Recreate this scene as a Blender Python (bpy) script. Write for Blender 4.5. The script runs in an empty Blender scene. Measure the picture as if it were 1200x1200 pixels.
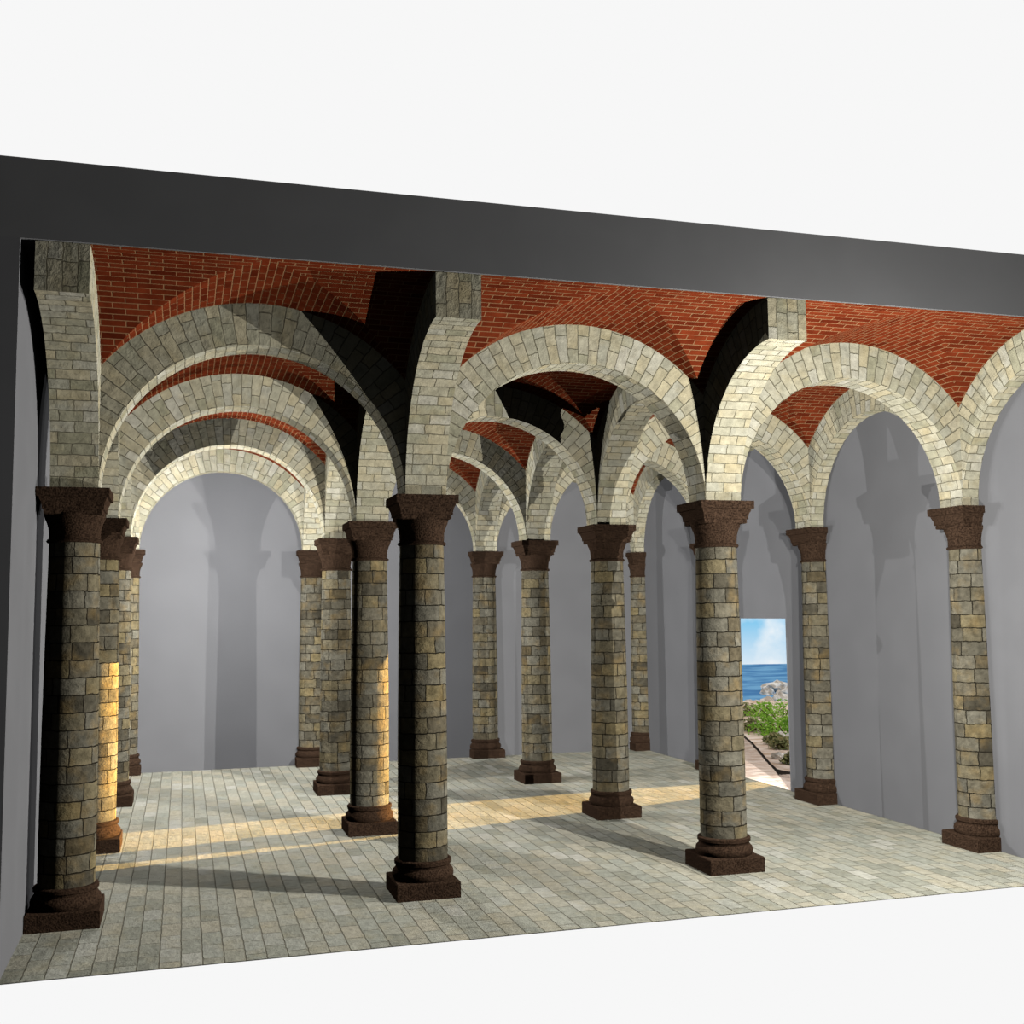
import bpy, bmesh, math, random
from mathutils import Vector, noise
random.seed(7)
PI=math.pi
C=bpy.context.scene.collection
bpy.context.scene.view_settings.view_transform='Standard'
bpy.context.scene.view_settings.look='None'
# ------------------------------------------------------------ dimensions
S=2.853; H=3.4; HB=S/2
RI=1.245; RO=1.60; W=0.18          # arch soffit radius, extrados radius, half width
YF=-1.45; ZC=5.002; ZT=5.576; XL=-0.275; XR=3*S; YB=3*S; WT=0.3; WR=0.03
DY0,DY1,DZ=3.68,4.98,2.26
K=0.020
def lin(c): 
    c=c/255.0
    return c/12.92 if c<=0.04045 else ((c+0.055)/1.055)**2.4
def col(r,g,b,k=K): return (lin(r)*k,lin(g)*k,lin(b)*k,1)
# ------------------------------------------------------------ materials
def newmat(name):
    m=bpy.data.materials.new(name); m.use_nodes=True
    nt=m.node_tree; nt.nodes.clear()
    out=nt.nodes.new('ShaderNodeOutputMaterial'); d=nt.nodes.new('ShaderNodeBsdfDiffuse')
    nt.links.new(d.outputs[0],out.inputs[0]); d.inputs['Roughness'].default_value=0.3
    return m,nt,d
def N(nt,t,**kw):
    n=nt.nodes.new(t)
    for k,v in kw.items(): setattr(n,k,v)
    return n
def mth(nt,op,a,b=None,c=None):
    n=N(nt,'ShaderNodeMath',operation=op)
    for i,v in enumerate((a,b,c)):
        if v is None: continue
        if isinstance(v,(int,float)): n.inputs[i].default_value=v
        else: nt.links.new(v,n.inputs[i])
    return n.outputs[0]
def vmth(nt,op,a,b):
    n=N(nt,'ShaderNodeVectorMath',operation=op)
    for i,v in enumerate((a,b)):
        if isinstance(v,tuple): n.inputs[i].default_value=v
        elif isinstance(v,(int,float)): n.inputs['Scale'].default_value=v
        else: nt.links.new(v,n.inputs[i])
    return n.outputs[0]
def mixc(nt,f,a,b,mode='MIX'):
    n=N(nt,'ShaderNodeMix',data_type='RGBA',blend_type=mode)
    for s,v in ((0,f),(6,a),(7,b)):
        if isinstance(v,(tuple,float,int)): n.inputs[s].default_value=v
        else: nt.links.new(v,n.inputs[s])
    return n.outputs[2]
def ramp(nt,f,stops,interp='LINEAR'):
    n=N(nt,'ShaderNodeValToRGB'); cr=n.color_ramp; cr.interpolation=interp
    while len(cr.elements)>1: cr.elements.remove(cr.elements[-1])
    cr.elements[0].position=stops[0][0]; cr.elements[0].color=stops[0][1]
    for p,c in stops[1:]:
        e=cr.elements.new(p); e.color=c
    nt.links.new(f,n.inputs[0]); return n.outputs[0]
def blocks(name,pal,mortar,bw,rh,ms,bump=0.02,wob=0.012,lo=0.7,grain=9.0,blotch=0.0,blotchc=None,shift=True,squash=1.0,sqf=2):
    m,nt,d=newmat(name); L=nt.links
    uv=N(nt,'ShaderNodeUVMap'); v=uv.outputs[0]
    nz=N(nt,'ShaderNodeTexNoise'); nz.inputs['Scale'].default_value=14
    L.new(v,nz.inputs['Vector'])
    w=vmth(nt,'SUBTRACT',nz.outputs['Color'],(0.5,0.5,0.5)); w=vmth(nt,'SCALE',w,wob*2)
    if shift:
        oi=N(nt,'ShaderNodeObjectInfo')
        r1=mth(nt,'FLOOR',mth(nt,'MULTIPLY',oi.outputs['Random'],37.0))
        cb=N(nt,'ShaderNodeCombineXYZ')
        L.new(mth(nt,'MULTIPLY',r1,bw*2),cb.inputs[0]); L.new(mth(nt,'MULTIPLY',r1,rh*6),cb.inputs[1])
        v=vmth(nt,'ADD',v,cb.outputs[0])
    vv=vmth(nt,'ADD',v,w)
    b=N(nt,'ShaderNodeTexBrick'); L.new(vv,b.inputs['Vector'])
    b.inputs['Color1'].default_value=(0,0,0,1); b.inputs['Color2'].default_value=(1,1,1,1); b.inputs['Mortar'].default_value=(0.5,0.5,0.5,1)
    b.inputs['Scale'].default_value=1; b.inputs['Mortar Size'].default_value=ms; b.inputs['Mortar Smooth'].default_value=0.4
    b.inputs['Brick Width'].default_value=bw; b.inputs['Row Height'].default_value=rh; b.offset=0.5
    b.squash=squash; b.squash_frequency=sqf
    c=ramp(nt,b.outputs['Color'],pal)
    n2=N(nt,'ShaderNodeTexNoise'); n2.inputs['Scale'].default_value=grain; n2.inputs['Detail'].default_value=6; n2.inputs['Roughness'].default_value=0.65
    L.new(v,n2.inputs['Vector'])
    sh=ramp(nt,n2.outputs['Fac'],[(0.3,(lo,lo,lo,1)),(0.7,(1.12,1.12,1.12,1))])
    if blotchc:
        n3=N(nt,'ShaderNodeTexNoise'); n3.inputs['Scale'].default_value=5; n3.inputs['Detail'].default_value=4
        L.new(vmth(nt,'ADD',v,(7.3,2.1,4.0)),n3.inputs['Vector'])
        f=ramp(nt,n3.outputs['Fac'],[(0.5,(0,0,0,1)),(0.68,(blotch,blotch,blotch,1))])
        c=mixc(nt,f,c,blotchc)
    c=mixc(nt,1.0,c,sh,'MULTIPLY')
    c=mixc(nt,b.outputs['Fac'],c,mortar)
    L.new(c,d.inputs['Color'])
    h=mth(nt,'ADD',mth(nt,'MULTIPLY',mth(nt,'SUBTRACT',1.0,b.outputs['Fac']),0.7),mth(nt,'MULTIPLY',n2.outputs['Fac'],0.6))
    bp=N(nt,'ShaderNodeBump'); bp.inputs['Strength'].default_value=0.8; bp.inputs['Distance'].default_value=bump
    L.new(h,bp.inputs['Height']); L.new(bp.outputs[0],d.inputs['Normal'])
    return m
def plain(name,c1,c2,scale=3.0,bump=0.0,detail=4,lo=0.4,hi=0.6):
    m,nt,d=newmat(name); L=nt.links
    tc=N(nt,'ShaderNodeTexCoord'); n=N(nt,'ShaderNodeTexNoise'); n.inputs['Scale'].default_value=scale; n.inputs['Detail'].default_value=detail
    L.new(tc.outputs['Object'],n.inputs['Vector'])
    L.new(ramp(nt,n.outputs['Fac'],[(lo,c1),(hi,c2)]),d.inputs['Color'])
    if bump:
        bp=N(nt,'ShaderNodeBump'); bp.inputs['Distance'].default_value=bump; bp.inputs['Strength'].default_value=0.7
        L.new(n.outputs['Fac'],bp.inputs['Height']); L.new(bp.outputs[0],d.inputs['Normal'])
    return m
M={}
M['shaft']=blocks('column_blocks',[(0,col(96,90,76)),(0.25,col(140,134,116)),(0.45,col(160,145,108)),(0.6,col(122,118,104)),(0.8,col(154,149,132)),(1,col(114,102,78))],
    col(50,46,38),0.26,0.136,0.0055,bump=0.045,wob=0.012,lo=0.45,grain=14,blotch=0.5,blotchc=col(168,142,94),squash=0.72,sqf=3)
M['arch']=blocks('voussoir_blocks',[(0,col(186,182,153)),(0.3,col(212,207,183)),(0.55,col(218,206,171)),(0.8,col(198,195,173)),(1,col(224,219,199))],
    col(136,130,109),0.25,0.100,0.005,bump=0.026,wob=0.012,lo=0.66,grain=12,blotch=0.35,blotchc=col(202,184,136),squash=0.7,sqf=3)
M['floor']=blocks('floor_blocks',[(0,col(162,162,147)),(0.3,col(188,188,173)),(0.6,col(194,188,168)),(0.8,col(176,178,164)),(1,col(204,202,189))],
    col(126,122,107),0.33,0.145,0.005,bump=0.03,lo=0.72,grain=14,blotch=0.35,blotchc=col(188,177,144),shift=False,wob=0.008)
M['brick']=blocks('vault_brick',[(0,col(122,49,26)),(0.5,col(138,60,33)),(1,col(106,41,22))],
    col(166,126,90),0.19,0.062,0.0055,bump=0.008,wob=0.002,lo=0.68,shift=False)
M['cap']=plain('brown_stone',col(44,33,26),col(86,67,53),scale=75,bump=0.008,detail=3,lo=0.36,hi=0.64)
M['wall']=plain('grey_plaster',col(128,128,130),col(131,131,133),scale=2)
M['slab']=plain('dark_grey_concrete',col(132,132,133),col(135,135,136),scale=2)
M['sand']=plain('coastal_sand',col(206,176,150,1),col(240,220,204,1),scale=3,bump=0.1)
M['dimmed_sand']=plain('lamp_dimmed_sand',col(220,194,176,K*2.6),col(244,224,210,K*2.6),scale=5,bump=0.06)  # sand colour lowered to offset the lamp light falling on it
M['scrub']=plain('scrub_leaves',col(112,122,74,1),col(170,160,116,1),scale=9)
M['green']=plain('green_leaves',col(104,152,50,1),col(160,200,80,1),scale=8)
M['rock']=plain('sea_rock',col(186,172,156,1),col(244,238,230,1),scale=4,bump=0.2)
M['sea']=plain('sea_water',col(78,128,176,1),col(116,168,206,1),scale=0.6,bump=0.05)
M['twig']=plain('twig',col(84,66,48,1),col(110,88,64,1),scale=8)
# ------------------------------------------------------------ mesh helpers
class MB:
    def __init__(s): s.v=[];s.f=[];s.u=[]
    def face(s,pts,uvs):
        i=len(s.v); s.v+= [tuple(p) for p in pts]; s.f.append(tuple(range(i,i+len(pts)))); s.u.append(uvs)
    def box(s,x0,x1,y0,y1,z0,z1):
        P=lambda x,y,z:(x,y,z)
        s.face([P(x0,y0,z0),P(x1,y0,z0),P(x1,y0,z1),P(x0,y0,z1)],[(x0,z0),(x1,z0),(x1,z1),(x0,z1)])
        s.face([P(x1,y1,z0),P(x0,y1,z0),P(x0,y1,z1),P(x1,y1,z1)],[(x1,z0),(x0,z0),(x0,z1),(x1,z1)])
        s.face([P(x1,y0,z0),P(x1,y1,z0),P(x1,y1,z1),P(x1,y0,z1)],[(y0,z0),(y1,z0),(y1,z1),(y0,z1)])
        s.face([P(x0,y1,z0),P(x0,y0,z0),P(x0,y0,z1),P(x0,y1,z1)],[(y1,z0),(y0,z0),(y0,z1),(y1,z1)])
        s.face([P(x0,y0,z1),P(x1,y0,z1),P(x1,y1,z1),P(x0,y1,z1)],[(y0,x0),(y0,x1),(y1,x1),(y1,x0)])
        s.face([P(x0,y1,z0),P(x1,y1,z0),P(x1,y0,z0),P(x0,y0,z0)],[(y1,x0),(y1,x1),(y0,x1),(y0,x0)])
    def lathe(s,prof,seg=48,ru=0.2069):
        for i in range(seg):
            a0=2*PI*i/seg;a1=2*PI*(i+1)/seg; b0=a0+PI/2; b1=a1+PI/2
            for (r0,z0),(r1,z1) in zip(prof[:-1],prof[1:]):
                pts=[(r0*math.cos(b0),r0*math.sin(b0),z0),(r0*math.cos(b1),r0*math.sin(b1),z0),(r1*math.cos(b1),r1*math.sin(b1),z1),(r1*math.cos(b0),r1*math.sin(b0),z1)]
                s.face(pts,[(a0*ru,z0),(a1*ru,z0),(a1*ru,z1),(a0*ru,z1)])
        for (r,z),up in ((prof[0],False),(prof[-1],True)):
            pts=[(r*math.cos(2*PI*i/seg),r*math.sin(2*PI*i/seg),z) for i in range(seg)]
            if not up: pts=pts[::-1]
            s.face(pts,[(p[0],p[1]) for p in pts])
    def mesh(s,name,cuts=(),smooth=None):
        me=bpy.data.meshes.new(name); me.from_pydata(s.v,[],s.f)
        ul=me.uv_layers.new(name='UVMap'); k=0
        for u in s.u:
            for q in u: ul.data[k].uv=q; k+=1
        bm=bmesh.new(); bm.from_mesh(me)
        bmesh.ops.remove_doubles(bm,verts=bm.verts,dist=1e-5)
        for co,no in cuts:
            g=list(bm.verts)+list(bm.edges)+list(bm.faces)
            r=bmesh.ops.bisect_plane(bm,geom=g,dist=1e-6,plane_co=co,plane_no=no,clear_outer=True)
            es=[e for e in r['geom_cut'] if isinstance(e,bmesh.types.BMEdge)]
            try: bmesh.ops.holes_fill(bm,edges=es,sides=0)
            except Exception: pass
        if smooth:
            for f in bm.faces: f.smooth=True
            for e in bm.edges:
                if len(e.link_faces)==2 and e.calc_face_angle(0)>smooth: e.smooth=False
        bm.to_mesh(me); bm.free(); return me
def link(name,me,mat,parent=None,loc=(0,0,0)):
    o=bpy.data.objects.new(name,me); C.objects.link(o); o.location=loc
    if not me.materials: me.materials.append(mat)
    if parent: o.parent=parent
    return o
def tag(o,label,cat,group=None,kind=None):
    o['label']=label; o['category']=cat
    if group:o['group']=group
    if kind:o['kind']=kind
def empty(name,loc):
    o=bpy.data.objects.new(name,None); C.objects.link(o); o.location=loc; o.empty_display_size=0.2; return o
def struct(name,mb,mat,label=None):
    o=link(name,mb.mesh(name),mat); o['kind']='structure'
    if label:o['label']=label
    return o
# ------------------------------------------------------------ setting
b=MB(); b.box(XL-WT,XR+WR,YF,YB+WT,-0.006,0); struct('floor',b,M['floor'],'pale stone block paving')
b=MB(); b.box(XL-WT,XR+WR,YF,YB+WT,ZC,ZT); struct('ceiling',b,M['slab'],'dark grey slab over the vaults, cut open at the front')
b=MB(); b.box(XL-WT,XL,YF,YB+WT,0,ZC); struct('wall_left',b,M['wall'])
b=MB(); b.box(XL,XR+WR,YB,YB+WT,0,ZC); struct('wall_back',b,M['wall'])
b=MB(); b.box(XR,XR+WR,YF,DY0,0,ZC); b.box(XR,XR+WR,DY1,YB,0,ZC); b.box(XR,XR+WR,DY0,DY1,DZ,ZC); struct('wall_right',b,M['wall'],'grey plaster wall with an open doorway')
# ------------------------------------------------------------ columns
prof_shaft=[(0.214,0.28),(0.214,0.9),(0.211,1.5),(0.203,2.2),(0.192,2.99)]
prof_base=[(0.225,0.13),(0.250,0.14),(0.262,0.16),(0.264,0.18),(0.258,0.205),(0.24,0.222),(0.232,0.238),(0.234,0.252),(0.244,0.262),(0.244,0.288),(0.234,0.297),(0.219,0.30)]
prof_cap=[(0.19,2.97),(0.206,2.972),(0.215,2.985),(0.206,3.0),(0.195,3.004),(0.196,3.05),(0.2,3.09),(0.212,3.13),(0.228,3.165),(0.234,3.19),(0.234,3.205)]
def sq_tier(mb,rings):
    for (a,z0),(c,z1) in zip(rings[:-1],rings[1:]):
        q0=[(-a,-a,z0),(a,-a,z0),(a,a,z0),(-a,a,z0)]; q1=[(-c,-c,z1),(c,-c,z1),(c,c,z1),(-c,c,z1)]
        for i in range(4):
            j=(i+1)%4; mb.face([q0[i],q0[j],q1[j],q1[i]],[(0,z0),(1,z0),(1,z1),(0,z1)])
    for (a,z),up in ((rings[0],0),(rings[-1],1)):
        q=[(-a,-a,z),(a,-a,z),(a,a,z),(-a,a,z)]
        if not up:q=q[::-1]
        mb.face(q,[(0,0),(1,0),(1,1),(0,1)])
CUT={'full':(), 'right':(((0,0,0),(1,0,0)),), 'back':(((0,0,0),(0,1,0)),), 'corner':(((0,0,0),(1,0,0)),((0,0,0),(0,1,0)))}
cm={}
def colmeshes(kind):
    if kind in cm: return cm[kind]
    cu=CUT[kind]
    a=MB();a.lathe(prof_shaft); b=MB();b.lathe(prof_base); c=MB(); c.lathe(prof_cap)
    p=MB(); sq_tier(p,[(0.27,0),(0.27,0.128),(0.262,0.136)])
    t=MB(); sq_tier(t,[(0.206,3.19),(0.218,3.195),(0.218,3.228),(0.230,3.232),(0.230,3.256),(0.236,3.285),(0.248,3.308),(0.252,3.325),(0.272,3.328),(0.272,3.4)])
    cm[kind]=(a.mesh('shaft',cu,0.6),b.mesh('base',cu,0.6),c.mesh('capital',cu,0.6),p.mesh('plinth',cu),t.mesh('abacus',cu))
    return cm[kind]
ORD=['leftmost','second from left','third from left','rightmost']
ROW=['front row','second row','third row','back row along the rear wall']
def make_column(i,j):
    kind='full'
    if i==3: kind='right'
    if j==3: kind='back'
    if i==3 and j==3: kind='corner'
    a,b_,c_,p_,t_=colmeshes(kind)
    r=empty('stone_column',(i*S,j*S,0))
    extra=['','','',' against the right wall'][i]
    lab='round block stone column, %s in the %s%s'%(ORD[i],ROW[j],extra)
    if i==3 and j==3: lab='quarter column in the far right corner of the hall'
    tag(r,lab,'column','columns carrying the vaults')
    link('shaft',a,M['shaft'],r)
    bb=link('base',b_,M['cap'],r); link('plinth',p_,M['cap'],bb)
    cc=link('capital',c_,M['cap'],r); link('abacus',t_,M['cap'],cc)
for j in range(4):
    for i in range(4): make_column(i,j)
# ------------------------------------------------------------ arches
def arch_mesh(a0,a1,axis,cuts,seg=56):
    mb=MB()
    def P(r,a,w):
        x=r*math.cos(a); z=r*math.sin(a)
        return (x,w,z) if axis=='x' else (w,x,z)
    rm=1.40
    for i in range(seg):
        t0=a0+(a1-a0)*i/seg; t1=a0+(a1-a0)*(i+1)/seg; s0=t0*rm; s1=t1*rm
        mb.face([P(RI,t0,-W),P(RO,t0,-W),P(RO,t1,-W),P(RI,t1,-W)],[(RI,s0),(RO,s0),(RO,s1),(RI,s1)])
        mb.face([P(RI,t1,W),P(RO,t1,W),P(RO,t0,W),P(RI,t0,W)],[(RI+.1,s1),(RO+.1,s1),(RO+.1,s0),(RI+.1,s0)])
        mb.face([P(RI,t0,W),P(RI,t0,-W),P(RI,t1,-W),P(RI,t1,W)],[(W,s0),(-W,s0),(-W,s1),(W,s1)])
        mb.face([P(RO,t0,-W),P(RO,t0,W),P(RO,t1,W),P(RO,t1,-W)],[(-W,s0),(W,s0),(W,s1),(-W,s1)])
    for t in (a0,a1):
        mb.face([P(RI,t,-W),P(RI,t,W),P(RO,t,W),P(RO,t,-W)],[(0.02,-W),(0.02,W),(RO-RI+0.02,W),(RO-RI+0.02,-W)])
    me=mb.mesh('arch',cuts)
    bm=bmesh.new(); bm.from_mesh(me); bmesh.ops.recalc_face_normals(bm,faces=bm.faces)
    bm.to_mesh(me); bm.free(); return me
q=math.sqrt(0.5)
def ends(axis,lo=True,hi=True):
    c=[]
    if axis=='x':
        if hi: c+=[((HB,0,0),(q,q,0)),((HB,0,0),(q,-q,0))]
        if lo: c+=[((-HB,0,0),(-q,q,0)),((-HB,0,0),(-q,-q,0))]
    else:
        if hi: c+=[((0,HB,0),(q,q,0)),((0,HB,0),(-q,q,0))]
        if lo: c+=[((0,-HB,0),(q,-q,0)),((0,-HB,0),(-q,-q,0))]
    return c
mx=arch_mesh(0,PI,'x',ends('x')); mxb=arch_mesh(0,PI,'x',ends('x')+[((0,0,0),(0,1,0))])
my=arch_mesh(0,PI,'y',ends('y')); myr=arch_mesh(0,PI,'y',ends('y')+[((0,0,0),(1,0,0))])
ms=arch_mesh(0,PI/2,'y',ends('y',lo=False),28); msr=arch_mesh(0,PI/2,'y',ends('y',lo=False)+[((0,0,0),(1,0,0))],28)
BAY=['left','middle','right']
RW=['front','second','third','back wall']
LN=['leftmost','second','third','right wall']
for j in range(4):
    for i in range(3):
        o=link('crosswise_arch',mxb if j==3 else mx,M['arch'],None,((i+.5)*S,j*S,H))
        tag(o,'pale stone arch facing the viewer, %s bay of the %s row of columns'%(BAY[i],RW[j]),'arch','arches facing the viewer')
DEP=['from front to second row','from second to third row','from third row to rear wall']
for i in range(4):
    for j in range(3):
        o=link('lengthwise_arch',myr if i==3 else my,M['arch'],None,(i*S,(j+.5)*S,H))
        tag(o,'pale stone arch running %s on the %s column line'%(DEP[j],LN[i]),'arch','arches running into the depth')
    o=link('half_arch',msr if i==3 else ms,M['arch'],None,(i*S,-HB,H))
    tag(o,'cut off half arch rising toward the viewer above the %s front column'%ORD[i],'arch','cut off front half arches')
# ------------------------------------------------------------ vaults
def vault_mesh(y0):
    mb=MB(); n=36; E=S/2-W
    xs=[-E+2*E*k/n for k in range(n+1)]
    def z(x,y):
        m=min(abs(x),abs(y)); return math.sqrt(RO*RO-m*m)
    for a in range(n):
        for b in range(n):
            x0,x1,ya,yb=xs[a],xs[a+1],xs[b],xs[b+1]
            if yb<y0+1e-6: continue
            c=[(x0,ya),(x1,ya),(x1,yb),(x0,yb)]
            if a==b: tris=[(0,1,2),(0,2,3)]
            elif a+b==n-1: tris=[(0,1,3),(1,2,3)]
            else: tris=[(0,1,2,3)]
            for t in tris:
                P=[c[k] for k in t]; cx=sum(p[0] for p in P)/len(P); cy=sum(p[1] for p in P)/len(P)
                if abs(cx)<abs(cy): uv=[(p[1],RO*math.asin(p[0]/RO)) for p in P]
                else: uv=[(p[0],RO*math.asin(p[1]/RO)) for p in P]
                mb.face([(p[0],p[1],z(*p)) for p in P][::-1],uv[::-1])
    return mb.mesh('vault',(),0.3)
vf=vault_mesh(-9); vh=vault_mesh(0)
DP=['front','middle','rear']
for i in range(3):
    for j in range(3):
        o=link('groin_vault',vf,M['brick'],None,((i+.5)*S,(j+.5)*S,H))
        tag(o,'red brick groin vault over the %s bay, %s of the three full rows'%(BAY[i],DP[j]),'vault','red brick groin vaults')
    o=link('half_groin_vault',vh,M['brick'],None,((i+.5)*S,-HB,H))
    tag(o,'cut open red brick vault under the front slab edge, %s of three'%BAY[i],'vault','cut open front vaults')
# ------------------------------------------------------------ landscape beyond the doorway
def gz(x,y):
    d=max(0,(x-8.6)*0.5+(y-4)*0.87)
    return -0.02-0.011*d-0.12*max(0,d-17)+0.07*noise.noise(Vector((x*.5,y*.5,0)))*min(1,d/2)
b=MB(); n=60; X0,X1,Y0,Y1=XR+WR+0.001,27,2.6,24
for i in range(n):
    for j in range(n):
        x0=X0+(X1-X0)*i/n;x1=X0+(X1-X0)*(i+1)/n;y0=Y0+(Y1-Y0)*j/n;y1=Y0+(Y1-Y0)*(j+1)/n
        P=[(x0,y0),(x1,y0),(x1,y1),(x0,y1)]
        b.face([(p[0],p[1],gz(*p)) for p in P],P)
struct('ground',b,M['sand'],'sandy coastal ground outside the doorway')
# sand shaped to the lamp spill past the doorway, colour darkened to offset it
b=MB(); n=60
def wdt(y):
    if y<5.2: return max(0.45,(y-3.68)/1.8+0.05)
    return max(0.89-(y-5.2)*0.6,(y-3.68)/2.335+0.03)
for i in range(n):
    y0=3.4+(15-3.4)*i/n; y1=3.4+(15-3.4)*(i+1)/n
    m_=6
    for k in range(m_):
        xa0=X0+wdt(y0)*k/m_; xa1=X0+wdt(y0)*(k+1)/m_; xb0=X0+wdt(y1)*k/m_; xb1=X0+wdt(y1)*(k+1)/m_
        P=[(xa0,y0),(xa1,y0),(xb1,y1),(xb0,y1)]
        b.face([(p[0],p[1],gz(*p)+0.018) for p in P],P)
struct('dimmed_strip_1',b,M['dimmed_sand'],'outside sand with its colour darkened where lamp light spills through the doorway')
b=MB(); zs=-0.85; 
P=[(16,14),(28,6),(46,24),(46,48),(18,54)]
b.face([(p[0],p[1],zs) for p in P],P)
o=link('sea',b.mesh('sea'),M['sea']); tag(o,'blue sea water seen through the doorway','sea',None,'stuff')
def at(hd,D):
    h=math.radians(hd); return 0.847+D*math.sin(h), -9.603+D*math.cos(h)
def bush(x,y,z,r,h,mat,label,seed):
    rd=random.Random(seed)
    e=empty('coastal_shrub',(x,y,z)); tag(e,label,'shrub','shrubs beyond the doorway')
    f=MB()
    for k in range(420):
        a=rd.uniform(0,2*PI); t=rd.random()**.6; ph=rd.uniform(0,PI/2)
        c=Vector((r*t*math.cos(a)*math.cos(ph),r*t*math.sin(a)*math.cos(ph),0.04+h*t*math.sin(ph)))
        u=Vector((rd.uniform(-1,1),rd.uniform(-1,1),rd.uniform(-1,1))).normalized(); w=u.orthogonal().normalized()
        s=rd.uniform(.03,.06)
        f.face([c-u*s,c+w*s*.45,c+u*s,c-w*s*.45],[(0,0),(1,0),(1,1),(0,1)])
    link('foliage',f.mesh('foliage'),mat,e)
    g=MB()
    for k in range(7):
        a=k*.9; g_=Vector((r*.6*math.cos(a),r*.6*math.sin(a),h*.7)); s=.012
        g.face([(-s,0,-.05),(s,0,-.05),(g_.x+s,g_.y,g_.z),(g_.x-s,g_.y,g_.z)],[(0,0),(1,0),(1,1),(0,1)])
        g.face([(0,-s,-.05),(0,s,-.05),(g_.x,g_.y+s,g_.z),(g_.x,g_.y-s,g_.z)],[(0,0),(1,0),(1,1),(0,1)])
    link('stem',g.mesh('stem'),M['twig'],e)
shr=[(29.8,25.5,.8,.52,'green','largest bright green shrub beyond the doorway'),
     (29.0,27,.7,.36,'green','bright green shrub left of the largest one'),
     (30.1,22.6,.5,.38,'green','green shrub near the right door edge'),
     (29.2,23.5,.5,.34,'green','green shrub in the middle of the view outside'),
     (28.3,24,.35,.25,'scrub','olive scrub bush at the left of the doorway view'),
     (29.8,20.2,.26,.2,'scrub','olive scrub bush on open sand, middle right'),
     (29.4,21.0,.22,.18,'scrub','small dry bush in the middle of the sand'),
     (30.2,18.4,.18,.16,'scrub','small dry bush by the right door edge'),
     (28.1,28,.5,.3,'scrub','dull far shrub at the water edge')]
for k,(hd,D,r,h,m,l) in enumerate(shr):
    x,y=at(hd,D); bush(x,y,gz(x,y)-.02,r,h,M[m],l,k)
def rock(x,y,z,r,h,label,seed,nm='sea_rock',grp='rocks in the sea'):
    bm=bmesh.new(); bmesh.ops.create_icosphere(bm,subdivisions=3,radius=1)
    for v in bm.verts:
        d=1+.55*noise.noise(v.co*1.3+Vector((seed*3.1,0,0)))+.2*noise.noise(v.co*4)
        v.co=Vector((v.co.x*r*d,v.co.y*r*d,v.co.z*h*d))
    me=bpy.data.meshes.new('rock'); bm.to_mesh(me); bm.free()
    o=link(nm,me,M['rock'],None,(x,y,z)); tag(o,label,'rock',grp)
for k,(hd,D,r,h,l) in enumerate([(29.75,46,.6,.34,'largest pale rock standing in the sea'),(30.2,42.5,.35,.34,'pale rock at the right of the sea view'),(29.2,44,.26,.2,'low pale rock left of the largest one'),(28.4,38,.3,.25,'pale rock close to the shore at the left'),(29.15,37.5,.32,.34,'pale rock nearest the green shrubs'),(29.75,39,.32,.4,'pale rock on the shoreline at the right')]):
    x,y=at(hd,D); rock(x,y,zs+.06,r,h,l,k)
for k,(hd,D,r,h,l) in enumerate([(29.65,19.0,.13,.09,'small pale stone on the sand right of the darkened strip'),(30.1,21.2,.16,.12,'pale stone beside the green shrub at the right'),(29.75,22.0,.12,.1,'pale stone just in front of the green shrubs')]):
    x,y=at(hd,D); rock(x,y,gz(x,y)+.02,r,h,l,k+9,'ground_stone','stones on the sand outside')
# ------------------------------------------------------------ lights
def lamp(name,typ,loc,power,color,wc=1.0,wl=0.0):
    l=bpy.data.lights.new(name,typ); l.energy=power; l.color=color; l.shadow_soft_size=0
    l.use_nodes=True; nt=l.node_tree; em=nt.nodes.get('Emission')
    lf=nt.nodes.new('ShaderNodeLightFalloff'); lf.inputs['Strength'].default_value=1
    v=mth(nt,'ADD',mth(nt,'MULTIPLY',lf.outputs['Constant'],wc),mth(nt,'MULTIPLY',lf.outputs['Linear'],wl))
    nt.links.new(v,em.inputs['Strength'])
    o=bpy.data.objects.new(name,l); C.objects.link(o); o.location=loc; return o
F=39.5/K
lamp('key_lamp','POINT',(2.13*S,-0.74*S,3.4),0.60*F,(1,.985,.95),0.3,3.4)
lamp('low_lamp','POINT',(2.33*S,-0.84*S,1.5),0.46*F,(1,.985,.95),0.6,2.1)
lamp('inner_lamp','POINT',(0.6*S,1.78*S,2.9),0.46*F,(1,1,1),0.3,2.1)
lamp('rear_lamp','POINT',(0.43*S,2.3*S,3.25),1.6*F,(1,1,1),0.0,1.3)
lamp('added_middle_fill','POINT',(1.5*S,1.75*S,2.2),0.20*F,(1,1,1),0.2,2.0)  # added fill light for the deep arches, not a fixture of the hall
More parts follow.
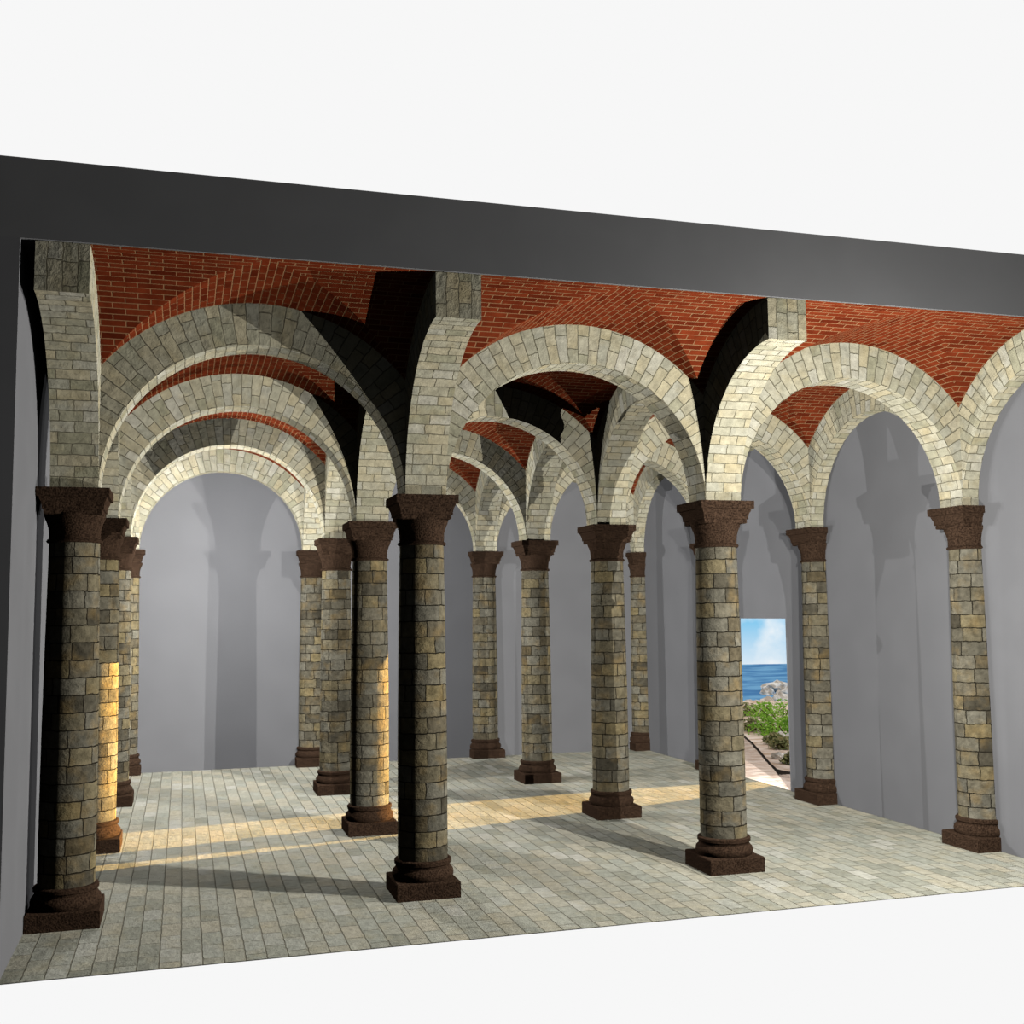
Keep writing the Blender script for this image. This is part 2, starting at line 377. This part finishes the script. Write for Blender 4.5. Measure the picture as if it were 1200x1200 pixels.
s=lamp('door_sun','SPOT',(9.0*S,2.7*S,2.98),7.5*F,(1,.64,.22))
s.data.spot_size=math.radians(7.9); s.data.spot_blend=0.06
d=Vector((XR,4.36,1.17))-s.location; s.rotation_euler=d.to_track_quat('-Z','Y').to_euler(); s.scale=(0.6,1,1)
# ------------------------------------------------------------ world
w=bpy.data.worlds.new('World'); bpy.context.scene.world=w; w.use_nodes=True
nt=w.node_tree; bg=nt.nodes['Background']
tc=N(nt,'ShaderNodeTexCoord'); sp=N(nt,'ShaderNodeSeparateXYZ'); nt.links.new(tc.outputs['Generated'],sp.inputs[0])
nz=N(nt,'ShaderNodeTexNoise'); nz.inputs['Scale'].default_value=30; nz.inputs['Detail'].default_value=4; nt.links.new(tc.outputs['Generated'],nz.inputs['Vector'])
cl=ramp(nt,nz.outputs['Fac'],[(0.42,col(130,200,238,1)),(0.66,col(228,240,248,1))])
z01=mth(nt,'MULTIPLY_ADD',sp.outputs[2],1.0,0.5)
wh=(0.93,0.93,0.93,1)
f=ramp(nt,z01,[(0.40,(1,1,1,1)),(0.425,(.8,.8,.8,1)),(0.45,(.7,.7,.7,1)),(0.488,(.05,.05,.05,1)),(0.60,(0,0,0,1)),(0.66,(1,1,1,1))])
nt.links.new(mixc(nt,f,cl,wh),bg.inputs[0]); bg.inputs[1].default_value=1
# ------------------------------------------------------------ camera
cd=bpy.data.cameras.new('Camera'); co=bpy.data.objects.new('Camera',cd); C.objects.link(co)
yaw,pi_,ro=0.2873,0.0902,-0.0106
fw=Vector((math.sin(yaw)*math.cos(pi_),math.cos(yaw)*math.cos(pi_),math.sin(pi_)))
r=Vector((math.cos(yaw),-math.sin(yaw),0)); up=r.cross(fw)
r2=r*math.cos(ro)+up*math.sin(ro); u2=-r*math.sin(ro)+up*math.cos(ro)
from mathutils import Matrix
m=Matrix((r2,u2,-fw)).transposed().to_4x4(); m.translation=Vector((0.8472,-9.6034,2.3779)); co.matrix_world=m
cd.sensor_width=36; cd.lens=1303.91/1200*36; cd.clip_end=500
bpy.context.scene.camera=co
